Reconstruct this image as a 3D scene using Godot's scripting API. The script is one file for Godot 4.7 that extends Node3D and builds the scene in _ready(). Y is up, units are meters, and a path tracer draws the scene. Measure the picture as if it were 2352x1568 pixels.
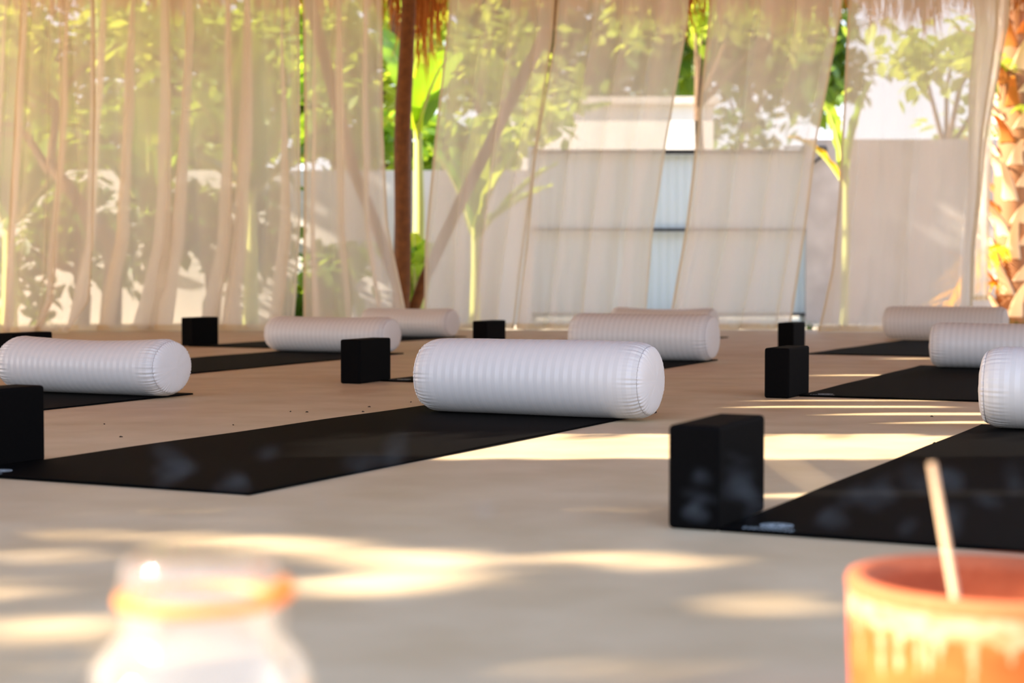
extends Node3D
# A thatched yoga pavilion seen from a low camera: mats, bolsters and blocks on a
# polished floor, sheer curtains blown by the wind and a sunlit garden behind.

const FPX := 3860.0          # focal length in pixels of the 2352 x 1568 frame
const EYE := 0.355           # camera height
const HORIZON := 636.0
const SUN := Vector3(-0.83, 0.52, 0.22)   # towards the sun

var pitch := atan((784.0 - HORIZON) / FPX)
var rng := RandomNumberGenerator.new()
var names := {}
var M := {}

# ---------------------------------------------------------------- pixels to places
func ray(u: float, v: float) -> Vector3:
	var x := (u - 1176.0) / FPX
	var y := (784.0 - v) / FPX
	return Vector3(x, y * cos(pitch) - sin(pitch), -y * sin(pitch) - cos(pitch))

func at(u: float, v: float, depth: float) -> Vector3:
	var d := ray(u, v)
	return Vector3(0, EYE, 0) + d * (depth / -d.z)

func on_floor(u: float, v: float, h := 0.0) -> Vector3:
	var d := ray(u, v)
	return Vector3(0, EYE, 0) + d * ((h - EYE) / d.y)

# ---------------------------------------------------------------- nodes
func numbered(called: String) -> String:
	var n: int = names.get(called, 0)
	names[called] = n + 1
	return called if n == 0 else "%s_%03d" % [called, n]

func tag(o: Node, label: String, category: String, group := "") -> Node:
	o.set_meta("label", label)
	o.set_meta("category", category)
	if group != "":
		o.set_meta("group", group)
	return o

func thing(called: String, label: String, category: String, where := Vector3.ZERO, turn := 0.0, group := "") -> Node3D:
	var o := Node3D.new()
	o.name = numbered(called)
	add_child(o)
	o.position = where
	o.rotation.y = turn
	tag(o, label, category, group)
	return o

func part(called: String, mesh: Mesh, mat: Material, parent: Node, where := Vector3.ZERO) -> MeshInstance3D:
	var o := MeshInstance3D.new()
	o.name = numbered(called) if parent == self else called
	o.mesh = mesh
	o.material_override = mat
	o.position = where
	parent.add_child(o, true)
	return o

func structure(called: String, mesh: Mesh, mat: Material, where := Vector3.ZERO) -> MeshInstance3D:
	var o := part(called, mesh, mat, self, where)
	o.set_meta("kind", "structure")
	return o

# ---------------------------------------------------------------- meshes
# A grid of points: rows is an Array of PackedVector3Array of one length. UVs come from uvs or from the grid.
func grid(rows: Array, wrap := false, uvs: Array = []) -> ArrayMesh:
	var nr: int = rows.size()
	var nc: int = rows[0].size()
	var pos := PackedVector3Array()
	var uv := PackedVector2Array()
	for r in nr:
		pos.append_array(rows[r])
		for c in nc:
			uv.append(uvs[r][c] if uvs.size() else Vector2(float(c) / (nc - 1), float(r) / (nr - 1)))
	var nor := PackedVector3Array()
	nor.resize(pos.size())
	var idx := PackedInt32Array()
	for r in nr - 1:
		for c in nc - 1:
			var a := r * nc + c
			var b := a + 1
			var d := a + nc
			var e := d + 1
			var n := (pos[d] - pos[b]).cross(pos[e] - pos[a])
			for k in [a, b, d, e]:
				nor[k] += n
			idx.append_array(PackedInt32Array([a, b, d, b, e, d]))
	for r in nr:
		if wrap:
			var s := nor[r * nc] + nor[r * nc + nc - 1]
			nor[r * nc] = s
			nor[r * nc + nc - 1] = s
	for k in nor.size():
		nor[k] = nor[k].normalized() if nor[k].length_squared() > 1e-20 else Vector3.UP
	var arr := []
	arr.resize(Mesh.ARRAY_MAX)
	arr[Mesh.ARRAY_VERTEX] = pos
	arr[Mesh.ARRAY_NORMAL] = nor
	arr[Mesh.ARRAY_TEX_UV] = uv
	arr[Mesh.ARRAY_INDEX] = idx
	var m := ArrayMesh.new()
	m.add_surface_from_arrays(Mesh.PRIMITIVE_TRIANGLES, arr)
	return m

# profile: (radius, height) from the bottom outside; turned round y, faces outwards.
func lathe(profile: Array, seg := 64) -> ArrayMesh:
	var rows := []
	var uvs := []
	var run := 0.0
	for k in profile.size():
		var row := PackedVector3Array()
		var uvr := []
		if k > 0:
			run += (profile[k] - profile[k - 1]).length()
		for s in seg + 1:
			var t := TAU * s / seg
			row.append(Vector3(profile[k].x * cos(t), profile[k].y, profile[k].x * sin(t)))
			uvr.append(Vector2(float(s) / seg, run))
		rows.append(row)
		uvs.append(uvr)
	return grid(rows, true, uvs)

# a tube along points with a radius at each
func tube(pts: Array, radii: Array, seg := 10, capped := true) -> ArrayMesh:
	var rows := []
	var uvs := []
	var n := pts.size()
	var ref := Vector3(0.31, 0.2, 0.93).normalized()
	var run := 0.0
	for k in n:
		var d: Vector3 = (pts[mini(k + 1, n - 1)] - pts[maxi(k - 1, 0)]).normalized()
		var a := d.cross(ref).normalized()
		var b := d.cross(a).normalized()
		if k > 0:
			run += (pts[k] - pts[k - 1]).length()
		var list := [radii[k]]
		if capped and k == 0:
			list = [0.0005, radii[k]]
		elif capped and k == n - 1:
			list = [radii[k], 0.0005]
		for rad in list:
			var row := PackedVector3Array()
			var uvr := []
			for s in seg + 1:
				var t := TAU * s / seg
				row.append(pts[k] + (a * cos(t) + b * sin(t)) * rad)
				uvr.append(Vector2(float(s) / seg, run))
			rows.append(row)
			uvs.append(uvr)
	return grid(rows, true, uvs)

# a box with rounded edges, centred in x and z, standing on y = 0
func rounded_box(size: Vector3, r: float, steps := 3) -> ArrayMesh:
	var st := SurfaceTool.new()
	st.begin(Mesh.PRIMITIVE_TRIANGLES)
	var h := size / 2.0
	var n := 2 * steps + 2
	var coords := []
	for axis in 3:
		var list := []
		for k in steps + 1:
			list.append(-h[axis] + r - r * cos(k * PI / 2 / steps) if k > 0 else -h[axis])
		for k in steps + 1:
			list.append(-list[steps - k])
		coords.append(list)
	for axis in 3:
		var i1 := (axis + 1) % 3
		var i2 := (axis + 2) % 3
		for side in [-1.0, 1.0]:
			for a in n - 1:
				for b in n - 1:
					var q := []
					for o in [[0, 0], [1, 0], [1, 1], [0, 1]]:
						var p := Vector3.ZERO
						p[axis] = side * h[axis]
						p[i1] = coords[i1][a + o[0]]
						p[i2] = coords[i2][b + o[1]]
						var core := Vector3(clampf(p.x, -h.x + r, h.x - r), clampf(p.y, -h.y + r, h.y - r), clampf(p.z, -h.z + r, h.z - r))
						var nrm := (p - core).normalized()
						q.append([core + nrm * r + Vector3(0, h.y, 0), nrm])
					var order := [0, 2, 1, 0, 3, 2] if side > 0 else [0, 1, 2, 0, 2, 3]
					for k in order:
						st.set_normal(q[k][1])
						st.add_vertex(q[k][0])
	st.index()
	return st.commit()

func slab(lo: Vector3, hi: Vector3) -> BoxMesh:
	var b := BoxMesh.new()
	b.size = hi - lo
	return b

func quad(st: SurfaceTool, a: Vector3, b: Vector3, c: Vector3, d: Vector3) -> void:
	var n := (c - a).cross(b - a).normalized()
	for p in [a, b, c, a, c, d]:
		st.set_normal(n)
		st.add_vertex(p)

# ---------------------------------------------------------------- textures and materials
func noise_tex(size: int, freq: float, seed_: int, c0: Color, c1: Color, octaves := 4, stops: Array = []) -> NoiseTexture2D:
	var n := FastNoiseLite.new()
	n.seed = seed_
	n.frequency = freq
	n.noise_type = FastNoiseLite.TYPE_SIMPLEX_SMOOTH
	n.fractal_octaves = octaves
	var t := NoiseTexture2D.new()
	t.width = size
	t.height = size
	t.seamless = true
	t.noise = n
	var g := Gradient.new()
	g.set_color(0, c0)
	g.set_color(1, c1)
	for s in stops:
		g.add_point(s[0], s[1])
	t.color_ramp = g
	return t

func mat(c: Color, rough := 0.8, spec := 0.5) -> StandardMaterial3D:
	var m := StandardMaterial3D.new()
	m.albedo_color = c
	m.roughness = rough
	m.metallic_specular = spec
	return m

func textured(t: Texture2D, scale: float, rough := 0.8, tint := Color.WHITE) -> StandardMaterial3D:
	var m := mat(tint, rough)
	m.albedo_texture = t
	m.uv1_triplanar = true
	m.uv1_world_triplanar = true
	m.uv1_scale = Vector3.ONE * scale
	return m

func leaf_mat(c: Color, through: Color, rough := 0.45) -> StandardMaterial3D:
	var m := mat(c, rough, 0.4)
	m.backlight_enabled = true
	m.backlight = through
	m.cull_mode = BaseMaterial3D.CULL_DISABLED
	return m

func make_materials() -> void:
	# polished cement floor: warm beige with cloudy trowel marks
	var fl := textured(noise_tex(1024, 0.006, 3, Color(0.715, 0.62, 0.48), Color(0.795, 0.705, 0.57), 5), 0.55, 0.5)
	fl.roughness_texture = noise_tex(512, 0.012, 8, Color(0.72, 0.72, 0.72), Color(1, 1, 1), 4)
	fl.metallic_specular = 0.45
	fl.roughness = 0.62
	M.floor = fl
	M.sand = textured(noise_tex(512, 0.03, 5, Color(0.72, 0.65, 0.55), Color(0.88, 0.82, 0.73), 5), 0.5, 0.95)
	M.plaster = textured(noise_tex(512, 0.012, 12, Color(0.71, 0.68, 0.65), Color(0.82, 0.79, 0.76), 5), 0.4, 0.9)
	M.white_wall = textured(noise_tex(256, 0.012, 13, Color(0.86, 0.84, 0.82), Color(0.93, 0.91, 0.89), 4), 0.4, 0.9)
	M.grey_wall = textured(noise_tex(512, 0.014, 14, Color(0.55, 0.51, 0.48), Color(0.68, 0.63, 0.58), 5), 0.5, 0.9)
	M.sheet_metal = mat(Color(0.80, 0.85, 0.86), 0.5)
	M.dark_metal = mat(Color(0.10, 0.10, 0.11), 0.5)
	M.mat_black = mat(Color(0.028, 0.026, 0.026), 0.7, 0.12)
	var rib := Image.create(64, 64, false, Image.FORMAT_L8)
	for y in 64:
		for x in 64:
			rib.set_pixel(x, y, Color.WHITE * (0.5 + 0.5 * sin(TAU * (x + y) / 16.0) * sin(TAU * (x - y) / 16.0)))
	M.mat_black.heightmap_enabled = true
	M.mat_black.heightmap_texture = ImageTexture.create_from_image(rib)
	M.mat_black.heightmap_scale = 0.04
	M.mat_black.uv1_triplanar = true
	M.mat_black.uv1_scale = Vector3.ONE * 55.0
	M.foam = textured(noise_tex(256, 0.08, 21, Color(0.030, 0.026, 0.024), Color(0.050, 0.043, 0.040), 3), 6.0, 0.75)
	M.foam.metallic_specular = 0.15
	M.foam.uv1_world_triplanar = false
	M.print = mat(Color(0.66, 0.70, 0.70), 0.7)
	# satin stripe cotton: stripes differ in weave, so in gloss and a little in tone
	var sa := Image.create(64, 4, false, Image.FORMAT_RGB8)
	var sr := Image.create(64, 4, false, Image.FORMAT_RGB8)
	for x in 64:
		var s := smoothstep(-0.25, 0.25, sin(TAU * x / 64.0))
		for y in 4:
			sa.set_pixel(x, y, Color(0.835, 0.822, 0.80).lerp(Color(0.862, 0.85, 0.828), s))
			sr.set_pixel(x, y, Color.WHITE * lerpf(1.0, 0.42, s))
	M.cotton = mat(Color.WHITE, 0.85, 0.6)
	M.cotton.albedo_texture = ImageTexture.create_from_image(sa)
	M.cotton.roughness_texture = ImageTexture.create_from_image(sr)
	M.cotton.uv1_scale = Vector3(1.0 / 0.0235, 1, 1)
	M.cap_cotton = mat(Color(0.88, 0.865, 0.845), 0.75, 0.35)
	M.thread = mat(Color(0.72, 0.70, 0.69), 0.8)
	# sheer curtain voile
	M.voile = mat(Color(0.98, 0.925, 0.845, 0.72), 0.9, 0.1)
	M.voile.transparency = BaseMaterial3D.TRANSPARENCY_ALPHA
	M.voile.backlight_enabled = true
	M.voile.backlight = Color(1.0, 0.97, 0.92)
	M.voile.cull_mode = BaseMaterial3D.CULL_DISABLED
	M.hem = mat(Color(0.84, 0.76, 0.62, 0.88), 0.9, 0.1)
	M.hem.transparency = BaseMaterial3D.TRANSPARENCY_ALPHA
	M.hem.backlight_enabled = true
	M.hem.backlight = Color(0.9, 0.85, 0.75)
	M.hem.cull_mode = BaseMaterial3D.CULL_DISABLED
	M.wood = textured(noise_tex(256, 0.03, 31, Color(0.42, 0.24, 0.09), Color(0.58, 0.36, 0.16), 4), 1.5, 0.7)
	M.thatch = textured(noise_tex(256, 0.05, 32, Color(0.52, 0.36, 0.19), Color(0.72, 0.54, 0.32), 4), 2.0, 0.9)
	M.straw = leaf_mat(Color(0.78, 0.54, 0.27), Color(0.85, 0.55, 0.22), 0.7)
	M.straw_dark = leaf_mat(Color(0.60, 0.36, 0.14), Color(0.7, 0.4, 0.12), 0.7)
	M.dry = leaf_mat(Color(0.94, 0.84, 0.70), Color(0.5, 0.36, 0.2), 0.7)
	M.dry_dark = mat(Color(0.58, 0.40, 0.26), 0.8)
	M.banana = leaf_mat(Color(0.33, 0.47, 0.11), Color(0.65, 0.8, 0.15), 0.4)
	M.banana_b = leaf_mat(Color(0.55, 0.64, 0.22), Color(0.8, 0.85, 0.2), 0.4)
	M.banana_c = leaf_mat(Color(0.20, 0.33, 0.10), Color(0.4, 0.55, 0.12), 0.4)
	M.stem = mat(Color(0.74, 0.76, 0.42), 0.5)
	M.yellow_leaf = leaf_mat(Color(0.85, 0.66, 0.14), Color(0.9, 0.65, 0.1), 0.5)
	M.leaf_a = leaf_mat(Color(0.34, 0.46, 0.13), Color(0.7, 0.8, 0.2), 0.45)
	M.leaf_b = leaf_mat(Color(0.22, 0.34, 0.10), Color(0.5, 0.6, 0.15), 0.45)
	M.leaf_c = leaf_mat(Color(0.50, 0.58, 0.20), Color(0.8, 0.85, 0.25), 0.45)
	M.bark = textured(noise_tex(256, 0.04, 41, Color(0.30, 0.22, 0.16), Color(0.52, 0.42, 0.33), 4), 2.0, 0.9)
	M.grass = leaf_mat(Color(0.22, 0.34, 0.07), Color(0.4, 0.55, 0.1), 0.6)
	# terracotta with pale lime streaks running down from the rim
	var pot := Image.create(512, 256, false, Image.FORMAT_RGB8)
	var nz := FastNoiseLite.new()
	nz.seed = 5
	nz.frequency = 0.03
	var nz2 := FastNoiseLite.new()
	nz2.seed = 9
	nz2.frequency = 0.02
	for x in 512:
		var drip := 0.15 + 0.08 * nz.get_noise_2d(x * 1.6, 0) + 0.75 * maxf(0, nz.get_noise_2d(x * 3.2, 70.0) - 0.12)
		for y in 256:
			var base := Color(0.70, 0.275, 0.115).lerp(Color(0.76, 0.335, 0.16), clampf(0.5 + nz2.get_noise_2d(x, y * 0.7), 0, 1))
			var depth := (255.0 - y) / 255.0 * 1.0
			var w := smoothstep(0.012, -0.012, depth - drip) * clampf(0.8 + nz2.get_noise_2d(x * 3.0, y * 1.5) * 0.6, 0.0, 0.95)
			pot.set_pixel(x, y, base.lerp(Color(0.80, 0.61, 0.52), w * 0.8))
	M.clay = mat(Color.WHITE, 0.85, 0.3)
	M.clay.albedo_texture = ImageTexture.create_from_image(pot)
	M.clay.uv1_scale = Vector3(1, 1.0 / 0.24, 1)
	M.clay_rim = textured(noise_tex(256, 0.05, 44, Color(0.64, 0.29, 0.14), Color(0.74, 0.40, 0.24), 4), 8.0, 0.85)
	M.soil = textured(noise_tex(256, 0.1, 46, Color(0.40, 0.33, 0.26), Color(0.62, 0.54, 0.44), 4), 10.0, 0.95)
	M.stick = textured(noise_tex(128, 0.08, 47, Color(0.78, 0.64, 0.50), Color(0.88, 0.76, 0.62), 3), 12.0, 0.8)
	M.glass = mat(Color(1.0, 0.99, 0.97, 0.03), 0.03, 0.5)
	M.glass.transparency = BaseMaterial3D.TRANSPARENCY_ALPHA
	M.rubber = mat(Color(0.90, 0.62, 0.30), 0.5)
	M.rubber.backlight_enabled = true
	M.rubber.backlight = Color(0.9, 0.6, 0.25)
	M.wire = mat(Color(0.75, 0.74, 0.72), 0.3)
	M.wire.metallic = 1.0
	M.salt = textured(noise_tex(256, 0.08, 48, Color(0.86, 0.82, 0.77), Color(0.95, 0.93, 0.90), 3), 14.0, 0.9)
	M.crumb = mat(Color(0.16, 0.10, 0.06), 0.9)

# ---------------------------------------------------------------- yoga things
func make_mat(far_right: Vector3, deg: float, label: String, logo := false) -> void:
	var a := deg_to_rad(deg)
	var along := Vector3(sin(a), 0, -cos(a))
	var across := Vector3(cos(a), 0, sin(a))
	var c := far_right - along * 0.925 - across * 0.3225
	var t := thing("yoga_mat", label, "yoga mat", Vector3(c.x, 0, c.z), -a, "black yoga mats on the floor")
	# the sheet: thin, with a barely curling near edge
	var rows := []
	var nz := 28
	var nx := 12
	for side in 2:
		for k in nz + 1:
			var z := lerpf(-0.925, 0.925, float(k) / nz) * (1.0 if side == 0 else -1.0)
			var row := PackedVector3Array()
			for i in nx + 1:
				var x := lerpf(-0.3225, 0.3225, float(i) / nx)
				var lift := 0.0006 * sin(z * 9.0 + x * 5.0) + 0.0006
				row.append(Vector3(x, (0.0045 if side == 0 else 0.0) + lift, z))
			rows.append(row)
	rows.append(rows[0])
	part("sheet", grid(rows), M.mat_black, t)
	for s in [-1.0, 1.0]:
		var edge := SurfaceTool.new()
		edge.begin(Mesh.PRIMITIVE_TRIANGLES)
		for k in nz:
			var z0 := lerpf(-0.925, 0.925, float(k) / nz)
			var z1 := lerpf(-0.925, 0.925, float(k + 1) / nz)
			var x: float = s * 0.3225
			var l0 := 0.0006 * sin(z0 * 9.0 + x * 5.0) + 0.0006
			var l1 := 0.0006 * sin(z1 * 9.0 + x * 5.0) + 0.0006
			quad(edge, Vector3(x, l0, z0), Vector3(x, l1, z1), Vector3(x, 0.0045 + l1, z1), Vector3(x, 0.0045 + l0, z0))
		part("side_edge", edge.commit(), M.mat_black, t)
	if logo:
		# a small pale print at the near left corner: a round motif and two lines of script too small to read
		var st := SurfaceTool.new()
		st.begin(Mesh.PRIMITIVE_TRIANGLES)
		var o := Vector3(-0.256, 0.0061, 0.872)
		for k in 16:
			var t0 := TAU * k / 16.0
			stroke(st, o + Vector3(cos(t0) * 0.006, 0, sin(t0) * 0.006), o + Vector3(cos(t0 + 0.25) * 0.020, 0, sin(t0 + 0.25) * 0.020), 0.003)
			stroke(st, o + Vector3(cos(t0) * 0.022, 0, sin(t0) * 0.022), o + Vector3(cos(t0 + 0.39) * 0.022, 0, sin(t0 + 0.39) * 0.022), 0.003)
		var r := RandomNumberGenerator.new()
		r.seed = 77
		for line in 2:
			var x := -0.036
			while x < 0.034:
				var h := r.randf_range(0.006, 0.011)
				var zz := 0.031 + line * 0.011
				var p0 := o + Vector3(x, 0, zz - h / 2)
				var p1 := o + Vector3(x + r.randf_range(0.001, 0.004), 0, zz + h / 2)
				stroke(st, p0, p1, 0.002)
				stroke(st, p1, o + Vector3(x + 0.006, 0, zz + r.randf_range(-0.003, 0.003)), 0.0018)
				x += 0.0075
		part("logo_print", st.commit(), M.print, t).set_meta("label", "pale grey printed logo")

func stroke(st: SurfaceTool, a: Vector3, b: Vector3, w: float) -> void:
	var d := (b - a).normalized().cross(Vector3.UP) * w / 2
	quad(st, a - d, b - d, b + d, a + d)

func make_bolster(c: Vector3, deg: float, length: float, rv: float, rh: float, sag: float, seed_: int, label: String) -> void:
	var t := thing("bolster", label, "bolster", Vector3(c.x, 0.0064, c.z), -deg_to_rad(deg), "white striped bolsters at the mat ends")
	var nz := FastNoiseLite.new()
	nz.seed = seed_
	nz.frequency = 2.2
	var hl := length / 2
	var seam := hl - 0.020
	var seg := 264
	var gather := func(ang: float, near: float) -> float:
		return near * (0.0022 * sin(ang * 44.0 + 2.5 * sin(ang * 3.0 + seed_)) * (0.6 + 0.4 * sin(ang * 7.0 + seed_)) + 0.0008 * sin(ang * 61.0 + seed_ * 1.7))
	var place := func(x: float, r: float, ang: float) -> Vector3:
		var cy := cos(ang)
		var sy := sin(ang)
		var y := rv * r * sy
		var z := rh * r * cy
		# the stuffing sags in the middle and flattens where it rests
		var dip := sag * (1.0 - pow(absf(x) / hl, 2.0)) * smoothstep(-0.2, 1.0, sy)
		y -= dip * rv
		y = maxf(y, -rv * (0.965 + 0.035 * smoothstep(0.85, 1.0, absf(x) / hl)))
		return Vector3(x, rv + y - 0.035 * rv, z)
	var rows := []
	var uvs := []
	var stations := []
	for k in 45:
		var q := -1.0 + 2.0 * k / 44.0
		stations.append(signf(q) * (1.0 - pow(1.0 - absf(q), 1.6)) * seam)
	for x in stations:
		var row := PackedVector3Array()
		var uvr := []
		var e: float = absf(x) / seam
		var r := 1.0 - 0.11 * pow(e, 22.0) - 0.02 * pow(e, 4.0)
		var near := smoothstep(0.80, 0.97, e) * (0.6 + 0.8 * nz.get_noise_2d(x * 3.0, 4.0))
		for s in seg + 1:
			var ang := TAU * s / seg
			var w: float = nz.get_noise_3d(x, cos(ang) * 0.1, sin(ang) * 0.1) * 0.02 + gather.call(ang, near) / rv
			row.append(place.call(x, r + w, ang))
			uvr.append(Vector2(x, float(s) / seg))
		rows.append(row)
		uvs.append(uvr)
	part("cover", grid(rows, true, uvs), M.cotton, t)
	for side in [-1.0, 1.0]:
		var cap := []
		var rim := []
		for k in 11:
			var q := k / 10.0
			var row := PackedVector3Array()
			for s in seg + 1:
				var ang := TAU * s / seg
				var rr := 0.865 * sqrt(1.0 - q * q)
				var x: float = side * (seam + 0.020 * pow(q, 0.8) * (1.0 + 0.10 * nz.get_noise_2d(cos(ang) * rr + side * 3.0, sin(ang) * rr)))
				var w: float = gather.call(ang, 1.0 - q) / rv * 0.8
				var p: Vector3 = place.call(x, rr + w, ang)
				row.append(p)
				if k == 0 and s % 2 == 0:
					rim.append(p + Vector3(side * 0.0005, 0, 0))
			cap.append(row)
		part("end_cap", grid(cap, true), M.cap_cotton, t)
		var rad := []
		for k in rim.size():
			rad.append(0.0011)
		part("seam", tube(rim, rad, 6, false), M.thread, t)

func make_block(c: Vector3, deg: float, label: String) -> void:
	var o := part("yoga_block", rounded_box(Vector3(0.075, 0.147, 0.228), 0.007), M.foam, self, Vector3(c.x, 0.0, c.z))
	o.rotation.y = -deg_to_rad(deg)
	tag(o, label, "yoga block", "black foam yoga blocks")

# ---------------------------------------------------------------- curtains
# left and right: the two side edges as pixels from the top down; depth: where the cloth hangs
func along_edge(pts: Array, v: float) -> float:
	for k in pts.size() - 1:
		if v <= pts[k + 1].y or k == pts.size() - 2:
			var t: float = (v - pts[k].y) / (pts[k + 1].y - pts[k].y)
			return lerpf(pts[k].x, pts[k + 1].x, t)
	return pts[0].x

func make_curtain(label: String, left: Array, right: Array, depth: float, bottom: float, folds: Array, seed_: int, sway := 0.1) -> void:
	var origin := at((left[0].x + right[0].x) / 2, 640, depth)
	origin.y = 0.0
	var t := thing("sheer_curtain", label, "curtain", origin, 0.0, "sheer curtains along the edge of the floor")
	var nz := FastNoiseLite.new()
	nz.seed = seed_
	nz.frequency = 1.0
	var rows := []
	var nr := 60
	var nc := 150
	var lm := []
	var rm := []
	for r in nr + 1:
		var f := float(r) / nr
		var v := lerpf(-140.0, bottom, f)
		var row := PackedVector3Array()
		var pl := at(along_edge(left, v), v, depth)
		var pr := at(along_edge(right, v), v, depth)
		for c in nc + 1:
			var s := float(c) / nc
			var p := pl.lerp(pr, s)
			var edge := minf(1.0, minf(s, 1.0 - s) * 8.0)
			var open := 0.55 + 0.45 * f
			for k in folds:
				# k = [count, across, deep, phase, lean]
				var ph: float = TAU * k[0] * s + k[3] + k[4] * f + 1.1 * nz.get_noise_2d(s * 3.0 + k[0], f * 0.8)
				p.x += k[1] * sin(ph) * edge * open
				p.z += k[2] * cos(ph) * open
			p.z += sway * sin(f * 2.6 + s * 1.3) * f + 0.05 * nz.get_noise_2d(s * 2.0, f * 1.5 + 9.0)
			if r >= nr - 1:
				p.y = maxf(p.y, 0.004)
			p.y += 0.002 * f * f * f * (1.0 + nz.get_noise_2d(s * 6.0, 5.0))
			row.append(p - origin)
		rows.append(row)
		lm.append(row[0])
		rm.append(row[nc])
	part("cloth", grid(rows), M.voile, t)
	# stitched hems: two sides and the foot
	for pair in [[lm, 1], [rm, -1]]:
		var strip := []
		for c in 3:
			var line := PackedVector3Array()
			for k in pair[0].size():
				line.append(pair[0][k] + Vector3(pair[1] * 0.008 * c, 0, 0.003))
			strip.append(line)
		part("side_hem", grid(strip), M.hem, t)
	var foot := []
	for c in 3:
		var line := PackedVector3Array()
		for k in nc + 1:
			line.append(rows[nr][k] + Vector3(0, 0.02 * c, 0.003))
		foot.append(line)
	part("foot_hem", grid(foot), M.hem, t)

# ---------------------------------------------------------------- plants
func leaf_blade(length: float, width: float, droop: float, fold: float, seed_: int) -> ArrayMesh:
	# a banana leaf growing along +z, arching down, its blade torn into lobes here and there
	var r := RandomNumberGenerator.new()
	r.seed = seed_
	var rows := []
	var n := 26
	var torn := [1.0, 1.0]
	for k in n + 1:
		var q := float(k) / n
		var w: float = width * pow(sin(PI * clampf(0.04 + q * 0.95, 0, 1)), 0.55)
		var ang := -droop * q
		var c := Vector3(0, length * (sin(0.9) * q - droop * 0.55 * q * q), length * q * cos(0.35 + droop * 0.35 * q))
		var row := PackedVector3Array()
		for s in [-1.0, -0.5, 0.0, 0.5, 1.0]:
			var side := 0 if s < 0 else 1
			if absf(s) == 1.0 and r.randf() < 0.16:
				torn[side] = r.randf_range(0.55, 0.9)
			elif r.randf() < 0.3:
				torn[side] = lerpf(torn[side], 1.0, 0.5)
			var e: float = absf(s) * w * torn[side]
			row.append(c + Vector3(signf(s) * e, e * fold + 0.01 * sin(q * 30.0 + s * 2.0), 0))
		rows.append(row)
	return grid(rows)

func banana_plant(pos: Vector3, height: float, leaves: Array, label: String, stem_r := 0.07) -> void:
	# leaves: [turn in degrees, tilt, length, width, droop, material]
	var t := thing("banana_plant", label, "plant", pos, 0.0, "banana plants in the garden")
	part("stem", tube([Vector3(0, -0.05, 0), Vector3(0.01, height * 0.5, 0), Vector3(0.0, height, 0)], [stem_r, stem_r * 0.8, stem_r * 0.5], 12), M.stem, t)
	var k := 0
	for l in leaves:
		var o := part("leaf", leaf_blade(l[2], l[3], l[4], 0.25, 100 + k * 7 + int(height * 100)), l[5], t, Vector3(0, height * (0.86 + 0.02 * k) - 0.1, 0))
		o.rotation = Vector3(deg_to_rad(l[1]), deg_to_rad(l[0]), 0)
		var rib := []
		for j in 9:
			var q := j / 8.0
			rib.append(Vector3(0, l[2] * (sin(0.9) * q - l[4] * 0.55 * q * q) - 0.006, l[2] * q * cos(0.35 + l[4] * 0.35 * q)))
		part("midrib", tube(rib, [0.016, 0.015, 0.014, 0.012, 0.011, 0.009, 0.007, 0.005, 0.003], 6), M.stem, o)
		k += 1

func small_leaf() -> ArrayMesh:
	var rows := []
	for k in 5:
		var q := k / 4.0
		var w := 0.30 * sin(PI * clampf(q, 0.03, 0.97))
		rows.append(PackedVector3Array([Vector3(-w, 0.08 * w - 0.15 * q * q, q), Vector3(0, -0.15 * q * q - 0.03, q), Vector3(w, 0.08 * w - 0.15 * q * q, q)]))
	return grid(rows)

func leafy_tree(pos: Vector3, trunk_h: float, crown_c: Vector3, crown_r: Vector3, count: int, size: float, m: Material, seed_: int, label: String, group := "leafy trees beyond the curtains") -> void:
	var t := thing("leafy_tree", label, "tree", pos, 0.0, group)
	var r := RandomNumberGenerator.new()
	r.seed = seed_
	part("trunk", tube([Vector3(0, -0.1, 0), Vector3(0.05, trunk_h * 0.5, 0.03), Vector3(crown_c.x * 0.5, trunk_h, crown_c.z * 0.5)], [0.09, 0.07, 0.045], 10), M.bark, t)
	var mm := MultiMesh.new()
	mm.transform_format = MultiMesh.TRANSFORM_3D
	mm.mesh = small_leaf()
	mm.instance_count = count
	var clumps := []
	for k in maxi(6, count / 60):
		clumps.append(crown_c + Vector3(r.randfn(0, 0.45), r.randfn(0, 0.45), r.randfn(0, 0.45)).limit_length(1.0) * crown_r)
	for k in 5:
		var tip: Vector3 = clumps[k]
		part("branch", tube([Vector3(crown_c.x * 0.5, trunk_h * 0.95, crown_c.z * 0.5), (Vector3(0, trunk_h, 0) + tip) / 2 + Vector3(0, 0.1, 0), tip], [0.035, 0.022, 0.008], 6), M.bark, t)
	for k in count:
		var p: Vector3 = clumps[r.randi() % clumps.size()] + Vector3(r.randfn(0, 0.22), r.randfn(0, 0.18), r.randfn(0, 0.22)) * (crown_r.x * 0.45 + 0.25)
		var b := Basis.from_euler(Vector3(r.randf_range(-0.3, 1.1), r.randf() * TAU, r.randf_range(-0.7, 0.7))).scaled(Vector3.ONE * size * r.randf_range(0.6, 1.3))
		mm.set_instance_transform(k, Transform3D(b, p))
	var o := MultiMeshInstance3D.new()
	o.name = "foliage"
	o.multimesh = mm
	o.material_override = m
	o.set_meta("kind", "stuff")
	t.add_child(o)

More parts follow.
